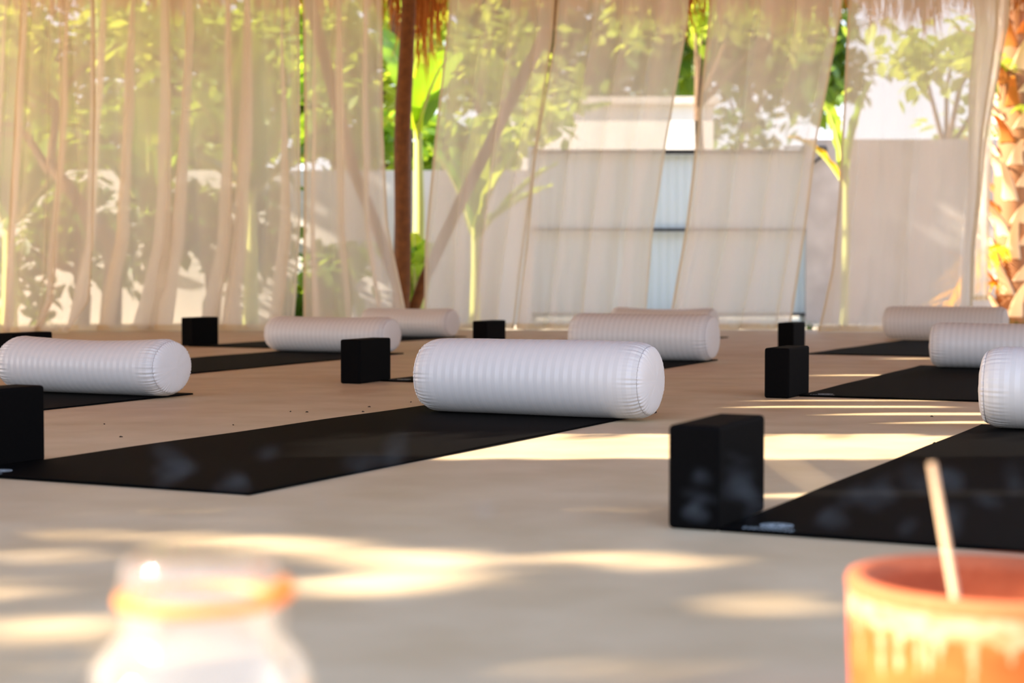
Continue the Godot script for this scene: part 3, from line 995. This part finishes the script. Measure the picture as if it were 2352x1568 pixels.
func build_curtains() -> void:
	make_curtain("sheer cream curtain at the row end, partly lapped by a curled hem", [Vector2(-260, -140), Vector2(-260, 760)], [Vector2(66, -140), Vector2(50, 300), Vector2(36, 560), Vector2(30, 770)], 11.0, 770, [[3, 0.06, 0.05, 0.0, 0.6], [9, 0.02, 0.02, 1.0, 0.4]], 1)
	make_curtain("sheer cream curtain with a brown side hem curling at its foot", [Vector2(52, -140), Vector2(36, 300), Vector2(22, 560), Vector2(16, 770)], [Vector2(214, -140), Vector2(222, 240), Vector2(208, 560), Vector2(196, 690), Vector2(140, 768)], 10.5, 768, [[2, 0.05, 0.04, 2.0, 0.8], [7, 0.02, 0.02, 0.0, -0.5]], 2)
	make_curtain("densely pleated sheer curtain ending at a narrow gap", [Vector2(205, -140), Vector2(212, 240), Vector2(198, 560), Vector2(150, 766)], [Vector2(690, -140), Vector2(692, 300), Vector2(690, 520), Vector2(672, 720), Vector2(668, 770)], 11.0, 766, [[7, 0.085, 0.06, 0.3, 1.6], [17, 0.025, 0.03, 1.0, 1.0], [3, 0.05, 0.04, 2.0, 0.7]], 3)
	make_curtain("sheer curtain with a sloping edge right before the log post", [Vector2(694, -140), Vector2(702, 300), Vector2(700, 740)], [Vector2(878, -140), Vector2(882, 300), Vector2(893, 520), Vector2(930, 705), Vector2(938, 750)], 10.95, 762, [[3, 0.05, 0.05, 0.8, 0.6], [8, 0.02, 0.02, 0.0, 1.4]], 4)
	make_curtain("sheer curtain hanging before the long leaning brace", [Vector2(1036, -140), Vector2(1030, 40), Vector2(1002, 300), Vector2(978, 560), Vector2(974, 750)], [Vector2(1285, -140), Vector2(1268, 100), Vector2(1235, 320), Vector2(1200, 600), Vector2(1182, 752)], 11.25, 758, [[4, 0.035, 0.05, 0.8, 0.8], [9, 0.004, 0.012, 0.0, 1.0]], 5)
	make_curtain("sheer curtain covering the hinge end of the gate", [Vector2(1290, -140), Vector2(1272, 100), Vector2(1226, 360), Vector2(1208, 560), Vector2(1186, 752)], [Vector2(1590, -140), Vector2(1578, 60), Vector2(1530, 330), Vector2(1500, 540), Vector2(1484, 752)], 11.25, 758, [[4, 0.03, 0.05, 2.4, 1.0], [9, 0.004, 0.012, 0.4, 1.0]], 6)
	make_curtain("sheer curtain before the latch end of the gate, blown at its foot", [Vector2(1640, -140), Vector2(1626, 40), Vector2(1596, 330), Vector2(1572, 530), Vector2(1534, 755)], [Vector2(1950, -140), Vector2(1930, 40), Vector2(1872, 330), Vector2(1848, 520), Vector2(1816, 755)], 11.15, 760, [[3.5, 0.04, 0.06, 1.2, 1.2], [8, 0.005, 0.012, 0.0, 1.6]], 7)
	make_curtain("sheer curtain before the grey wall with a wide doubled side fold", [Vector2(1960, -140), Vector2(1945, 30), Vector2(1918, 450), Vector2(1902, 620), Vector2(1872, 764)], [Vector2(2300, -140), Vector2(2292, 60), Vector2(2258, 300), Vector2(2236, 560), Vector2(2242, 764)], 10.75, 764, [[2.5, 0.03, 0.05, 0.4, 0.8], [7, 0.004, 0.010, 1.0, 0.6]], 8)
	make_curtain("narrow doubled fold of sheer curtain beside the palm trunk", [Vector2(2226, -140), Vector2(2236, 60), Vector2(2222, 200), Vector2(2205, 700)], [Vector2(2322, -140), Vector2(2312, 60), Vector2(2262, 300), Vector2(2238, 560), Vector2(2236, 700)], 11.2, 712, [[2, 0.03, 0.03, 0.0, 0.4]], 9)
	make_curtain("bright sunlit strip of white cloth next to the palm trunk", [Vector2(2240, -140), Vector2(2232, 300), Vector2(2225, 690)], [Vector2(2330, -140), Vector2(2276, 230), Vector2(2272, 480), Vector2(2274, 690)], 13.25, 690, [[2, 0.02, 0.03, 0.0, 0.4]], 10)

	# more curtains outside the frame, added along the short sides to warm the light
	for x in [-7.55, 6.25]:
		for k in 3:
			var z0 := -11.0 + k * 2.3
			var t := thing("sheer_curtain", "unseen sheer curtain added along a short side to warm the light", "curtain", Vector3(x, 0, z0 + 1.05), 0.0, "curtains added along the short sides")
			var rows := []
			for r in 13:
				var row := PackedVector3Array()
				for c in 81:
					row.append(Vector3(0.06 * sin(c * 0.62 + 0.4 * sin(c * 0.13)) + 0.03 * sin(r * 0.4), lerpf(2.6, 0.03, r / 12.0), lerpf(-1.05, 1.05, c / 80.0)))
				rows.append(row)
			part("cloth", grid(rows), M.voile, t)

func build_yoga() -> void:
	make_mat(Vector3(0.378, 0, -4.385), 25.8, "black yoga mat with its corner print, under the bolster by the sunlit strip", true)
	make_mat(Vector3(0.303 + 0.581 + 0.81, 0, -2.328 + 0.281 - 1.652), 26.6, "black yoga mat crossed by the sunlit strip, behind the terracotta pot", true)
	make_mat(Vector3(-0.964, 0, -5.069), 25.2, "black yoga mat under the bolster with the pinkish end cap")
	make_mat(Vector3(0.876, 0, -7.15), 23.4, "black yoga mat whose block stands behind the bolster by the sunlit strip", true)
	make_mat(Vector3(2.21, 0, -6.40), 24.6, "black yoga mat just beyond the thin streaks of sun", true)
	make_mat(Vector3(-0.50, 0, -7.76), 22.6, "black yoga mat in the row before the log post")
	make_mat(Vector3(-0.27, 0, -9.96), 25.5, "black yoga mat whose bolster lies at the foot of the log post")
	make_mat(Vector3(1.27, 0, -9.85), 26.0, "black yoga mat reaching towards the pale gate")
	make_mat(Vector3(2.76, 0, -9.08), 26.6, "black yoga mat reaching towards the palm trunk")

	make_bolster(Vector3(0.063, 0, -4.263), 26.0, 0.652, 0.097, 0.1, 0.0, 1, "white striped bolster lying just before the sunlit strip, gathered ends showing")
	make_bolster(Vector3(1.39, 0, -3.785), 24.0, 0.65, 0.096, 0.1, 0.03, 2, "white bolster at the sunlit strip on the mat behind the pot")
	make_bolster(Vector3(-1.264, 0, -5.056), 27.5, 0.64, 0.088, 0.1, 0.17, 3, "sagging white striped bolster with a pinkish end cap")
	make_bolster(Vector3(0.556, 0, -7.122), 26.0, 0.651, 0.100, 0.1, 0.05, 4, "beige lit striped bolster hiding most of the one by the gate")
	make_bolster(Vector3(1.935, 0, -6.42), 22.0, 0.66, 0.090, 0.1, 0.08, 5, "white bolster beyond the thin streaks of sun")
	make_bolster(Vector3(-0.842, 0, -7.858), 25.0, 0.67, 0.085, 0.1, 0.07, 6, "white striped bolster overlapping the one at the log post")
	make_bolster(Vector3(-0.60, 0, -9.85), 25.0, 0.60, 0.087, 0.1, 0.10, 7, "white bolster at the foot of the log post")
	make_bolster(Vector3(0.89, 0, -9.85), 26.0, 0.645, 0.090, 0.1, 0.18, 8, "white bolster closest to the pale gate, sagging in the middle")
	make_bolster(Vector3(2.442, 0, -9.473), 26.0, 0.69, 0.095, 0.1, 0.03, 9, "white bolster closest to the palm trunk and the doubled curtain fold")

	make_block(Vector3(-0.984, 0, -3.15), 25.8, "black foam block on the printed corner opposite the sagging bolster")
	make_block(Vector3(0.302, 0, -2.452), 25.0, "black foam block beside the printed corner of the mat behind the pot")
	make_block(Vector3(-0.495, 0, -5.69), 23.0, "black foam block behind the gathered end of the bolster by the sunlit strip")
	make_block(Vector3(0.823, 0, -5.019), 25.0, "black foam block at the thin streaks of sun, hiding another block")
	make_block(Vector3(-1.835, 0, -6.33), 23.5, "black foam block almost hidden by the sagging bolster")
	make_block(Vector3(-1.625, 0, -8.75), 25.0, "black foam block by the dark grass tuft")
	make_block(Vector3(-0.109, 0, -8.06), 23.5, "black foam block before the curtain with the leaning brace")
	make_block(Vector3(1.29, 0, -7.75), 23.5, "black foam block half hidden behind another block, near the grey wall gap")

	# specks of plant litter on the floor
	var st := tube([Vector3(-0.004, 0.0012, 0), Vector3(0, 0.002, 0.001), Vector3(0.004, 0.0012, -0.001)], [0.0008, 0.0016, 0.0006], 5)
	for p in [[240, 975], [834, 946], [848, 935], [944, 924], [667, 946], [705, 947], [536, 977], [278, 1004], [2146, 1018], [2140, 957]]:
		var o := part("litter_speck", st, M.crumb, self, on_floor(p[0], p[1]))
		o.rotation.y = p[0] * 0.7
		tag(o, "tiny dark speck of plant litter on the floor", "litter", "litter specks on the floor")

func build_foreground() -> void:
	# terracotta pot with an incense stick
	var z := 1.26
	var c := at(2292, 1322, z)
	var h: float = c.y
	var rad := (at(2292, 1322, z).x - at(1950, 1322, z).x)
	var p := thing("terracotta_pot", "terracotta pot with pale lime streaks below its rim", "pot", Vector3(c.x, 0, c.z))
	part("base", lathe([Vector2(0.002, 0.0), Vector2(rad * 0.93, 0.0), Vector2(rad * 0.955, 0.006)], 96), M.clay_rim, p)
	M.clay.uv1_scale = Vector3(1, 1.0 / (h - 0.018), 1)
	part("body", lathe([Vector2(rad * 0.955, 0.006), Vector2(rad * 0.965, h * 0.3), Vector2(rad * 0.98, h * 0.6), Vector2(rad * 0.99, h - 0.012)], 96), M.clay, p)
	part("rim", lathe([Vector2(rad * 0.99, h - 0.012), Vector2(rad, h - 0.006), Vector2(rad * 0.985, h - 0.001), Vector2(rad * 0.93, h), Vector2(rad * 0.86, h - 0.002), Vector2(rad * 0.815, h - 0.010)], 96), M.clay_rim, p)
	part("inside", lathe([Vector2(rad * 0.815, h - 0.010), Vector2(rad * 0.80, h * 0.6), Vector2(rad * 0.78, h * 0.25)], 96), M.clay_rim, p)
	var s := part("sand", lathe([Vector2(rad * 0.785, h * 0.26), Vector2(rad * 0.5, h * 0.27), Vector2(0.001, h * 0.28)], 48), M.soil, p)
	s.set_meta("label", "grey brown sand filling")
	var tip := at(2140, 1062, z + 0.01)
	var foot := at(2196, 1380, z - 0.005)
	var dirn := (foot - tip).normalized()
	var low := tip + dirn * ((tip.y - h * 0.292) / -dirn.y)
	var sk := thing("incense_stick", "pale wooden incense stick standing in the terracotta pot", "incense stick", low)
	part("stick", tube([Vector3.ZERO, (tip - low) * 0.5, tip - low], [0.0034, 0.0032, 0.0029], 10), M.stick, sk)

	# clip-top glass jar with an orange rubber seal
	z = 0.886
	var ring := at(460, 1372, z)
	var jr := 0.0595
	var nr := 0.0415
	var j := thing("glass_jar", "clear glass clip jar with an orange rubber seal", "jar", Vector3(ring.x, 0, ring.z))
	var hy: float = ring.y
	part("body", lathe([Vector2(0.001, 0.001), Vector2(jr - 0.006, 0.001), Vector2(jr, 0.007), Vector2(jr, hy - 0.045), Vector2(jr - 0.004, hy - 0.034), Vector2(jr - 0.014, hy - 0.022), Vector2(nr, hy - 0.014), Vector2(nr, hy - 0.003), Vector2(nr - 0.004, hy - 0.003), Vector2(nr - 0.004, hy - 0.016), Vector2(jr - 0.018, hy - 0.025), Vector2(jr - 0.0075, hy - 0.037), Vector2(jr - 0.0035, hy - 0.047), Vector2(jr - 0.0035, 0.010), Vector2(jr - 0.008, 0.005), Vector2(0.001, 0.005)], 72), M.glass, j)
	part("lid", lathe([Vector2(0.001, hy + 0.016), Vector2(nr - 0.009, hy + 0.016), Vector2(nr - 0.006, hy + 0.003), Vector2(nr, hy + 0.003), Vector2(nr + 0.001, hy + 0.006), Vector2(nr - 0.001, hy + 0.019), Vector2(nr - 0.007, hy + 0.024), Vector2(0.02, hy + 0.022), Vector2(0.001, hy + 0.022)], 72), M.glass, j)
	var seal := part("seal", lathe([Vector2(nr - 0.006, hy - 0.0025), Vector2(nr + 0.0018, hy - 0.0025), Vector2(nr + 0.0028, hy), Vector2(nr + 0.0018, hy + 0.0025), Vector2(nr - 0.006, hy + 0.0025), Vector2(nr - 0.006, hy - 0.0025)], 72), M.rubber, j)
	seal.set_meta("label", "orange rubber sealing ring")
	var tabm := part("seal_tab", rounded_box(Vector3(0.014, 0.012, 0.016), 0.004), M.rubber, j, Vector3(nr + 0.004, hy - 0.002, -0.004))
	tabm.rotation.z = 0.6
	tabm.set_meta("label", "orange pull tab")
	var wr := []
	var wrad := []
	for k in 37:
		var a := PI * k / 36.0
		wr.append(Vector3(cos(a) * (nr + 0.0035), hy - 0.010, -sin(a) * (nr + 0.0035)))
		wrad.append(0.0012)
	part("wire_bail", tube(wr, wrad, 6), M.wire, j)
	var sl := part("white_salt", lathe([Vector2(0.001, 0.0055), Vector2(jr - 0.010, 0.0055), Vector2(jr - 0.0045, 0.012), Vector2(jr - 0.0045, 0.055), Vector2(0.03, 0.060), Vector2(0.001, 0.058)], 48), M.salt, j)
	sl.set_meta("label", "white grains filling the jar bottom")

func build_shade() -> void:
	# awning and trees added to shape the shade on floor, gate and wall
	var t := thing("added_awning", "unseen palm thatch awning on log posts, added to shade the floor", "awning", Vector3(-3.65, 2.6, -1.62))
	var st := SurfaceTool.new()
	st.begin(Mesh.PRIMITIVE_TRIANGLES)
	var r := RandomNumberGenerator.new()
	r.seed = 81
	var n := 80
	for k in n:
		# bundles of leaf laid side by side, ragged at the ends
		var x0 := lerpf(-2.2, 2.2, float(k) / n)
		var x1 := lerpf(-2.2, 2.2, (k + 1.0) / n)
		var f := -0.53 + r.randf_range(-0.02, 0.02)
		var g := 0.20 + r.randf_range(-0.06, 0.08)
		var y := r.randf_range(0, 0.02)
		var gap := 0.05 * smoothstep(-0.3, 0.0, x0) * smoothstep(0.75, 0.45, x0)  # slit left in the cover so a spot of sun gets through
		for piece in [[f, 0.02 - gap], [0.021 + gap, g]]:
			var a: float = piece[0]
			var b: float = piece[1]
			quad(st, Vector3(x0, y, a), Vector3(x1, y, a), Vector3(x1, y, b), Vector3(x0, y, b))
			quad(st, Vector3(x0, y + 0.04, b), Vector3(x1, y + 0.04, b), Vector3(x1, y + 0.04, a), Vector3(x0, y + 0.04, a))
			quad(st, Vector3(x0, y + 0.04, a), Vector3(x1, y + 0.04, a), Vector3(x1, y, a), Vector3(x0, y, a))
	part("thatch_cover", st.commit(), M.thatch, t)
	for x in [-2.1, -0.6]:
		for z in [-0.45, 0.14]:
			part("post", tube([Vector3(x, -2.6, z), Vector3(x + 0.02, -1.2, z), Vector3(x, 0.0, z)], [0.05, 0.048, 0.045], 10), M.wood, t)
	# two added trees with crowns shaped to dapple the floor; the holes are the patches of sun seen on the floor: [u, v, half length, half height, slope]
	var holes := [[560, 1196, 270, 15, 0.14], [900, 1266, 260, 24, 0.10], [270, 1228, 110, 12, 0.05], [600, 1252, 260, 15, 0.11], [130, 1277, 190, 20, 0.03], [80, 1338, 140, 13, 0.05], [120, 1430, 230, 56, 0.32], [850, 1346, 190, 34, 0.0], [30, 1565, 230, 44, 0.42], [500, 1490, 250, 44, 0.2], [1480, 1284, 260, 18, 0.03], [1800, 1394, 175, 26, 0.03], [1510, 1540, 260, 36, -0.06], [1150, 1330, 90, 14, 0.05]]
	shade_tree(Vector3(-7.6, -0.07, -0.2), Rect2(-1.35, 1.4, 1.3, 1.15), Vector2(3.9, 4.6), 5600, holes, 94, "unseen spreading tree beside the added awning, its crown shaped to dapple the floor")
	shade_tree(Vector3(-6.2, -0.07, 1.1), Rect2(-0.1, 1.42, 2.0, 1.1), Vector2(3.9, 4.6), 7400, holes, 95, "unseen slender tree behind the added awning, its crown shaped to dapple the floor")
	shade_tree(Vector3(-8.2, -0.07, -3.2), Rect2(-1.8, 2.6, 1.35, 1.4), Vector2(3.3, 3.9), 6500, [], 91, "unseen dense broadleaf tree added to keep the sun off the floor")  # added crown without holes, keeps this stretch of floor in shade
	leafy_tree(Vector3(-5.1, -0.07, -14.2), 3.4, Vector3(0.1, 4.8, 0.1), Vector3(1.7, 1.0, 1.1), 3400, 0.26, M.leaf_b, 92, "tall dense tree with a high crown, added to shade the garden gate", "trees added for shade")  # two high crowns added to keep the sun off gate and wall
	leafy_tree(Vector3(-1.0, -0.07, -15.1), 3.9, Vector3(-0.3, 5.3, 0.6), Vector3(1.1, 0.8, 1.0), 1900, 0.26, M.leaf_a, 93, "tall tree behind the log post, its high crown added to shade the wall", "trees added for shade")

func build_smoke() -> void:
	# thin incense smoke: puffs drifting away from the stick's tip
	var t := thing("incense_smoke", "thin grey puffs of incense smoke drifting from the stick", "smoke", at(2140, 1062, 1.27))
	t.set_meta("kind", "stuff")
	var m := FogMaterial.new()
	m.albedo = Color(0.95, 0.95, 0.95)
	m.density = 1.1
	var r := RandomNumberGenerator.new()
	r.seed = 404
	# [u, v, depth, half width, half height in pixels]
	for p in [[2090, 1100, 1.35, 26, 20], [2040, 1130, 1.4, 34, 24], [2180, 1110, 1.4, 40, 26], [2270, 1150, 1.4, 24, 22], [2080, 1212, 1.42, 21, 20], [2190, 1200, 1.42, 30, 34], [1975, 1150, 1.42, 34, 26], [1910, 1190, 1.45, 30, 22], [1700, 1130, 1.5, 40, 26], [1620, 1150, 1.5, 34, 22], [1730, 1170, 1.5, 24, 22], [1590, 1172, 1.5, 34, 18], [1610, 1090, 1.5, 22, 20], [1690, 1060, 1.5, 20, 18], [1160, 1280, 1.5, 26, 22], [1245, 1275, 1.5, 26, 20], [750, 1160, 1.5, 20, 18], [605, 1040, 1.5, 20, 18], [905, 1030, 1.6, 28, 30], [820, 1055, 1.6, 26, 22], [400, 1070, 1.6, 40, 26], [530, 1100, 1.6, 32, 24], [1110, 1180, 1.6, 30, 26], [2320, 1110, 1.4, 20, 26]]:
		for k in 3:
			var f := FogVolume.new()
			f.name = "puff"
			f.shape = RenderingServer.FOG_VOLUME_SHAPE_ELLIPSOID
			var c := at(p[0] + r.randfn(0, 0.45) * p[3], p[1] + r.randfn(0, 0.45) * p[4], p[2] + r.randf_range(-0.02, 0.02))
			f.size = Vector3(p[3] * r.randf_range(0.6, 1.5), p[4] * r.randf_range(0.5, 1.2), p[3]) * 2.0 * p[2] / FPX
			f.rotation.z = r.randf_range(-0.8, 0.8)
			f.material = m
			f.position = c - t.position
			t.add_child(f, true)
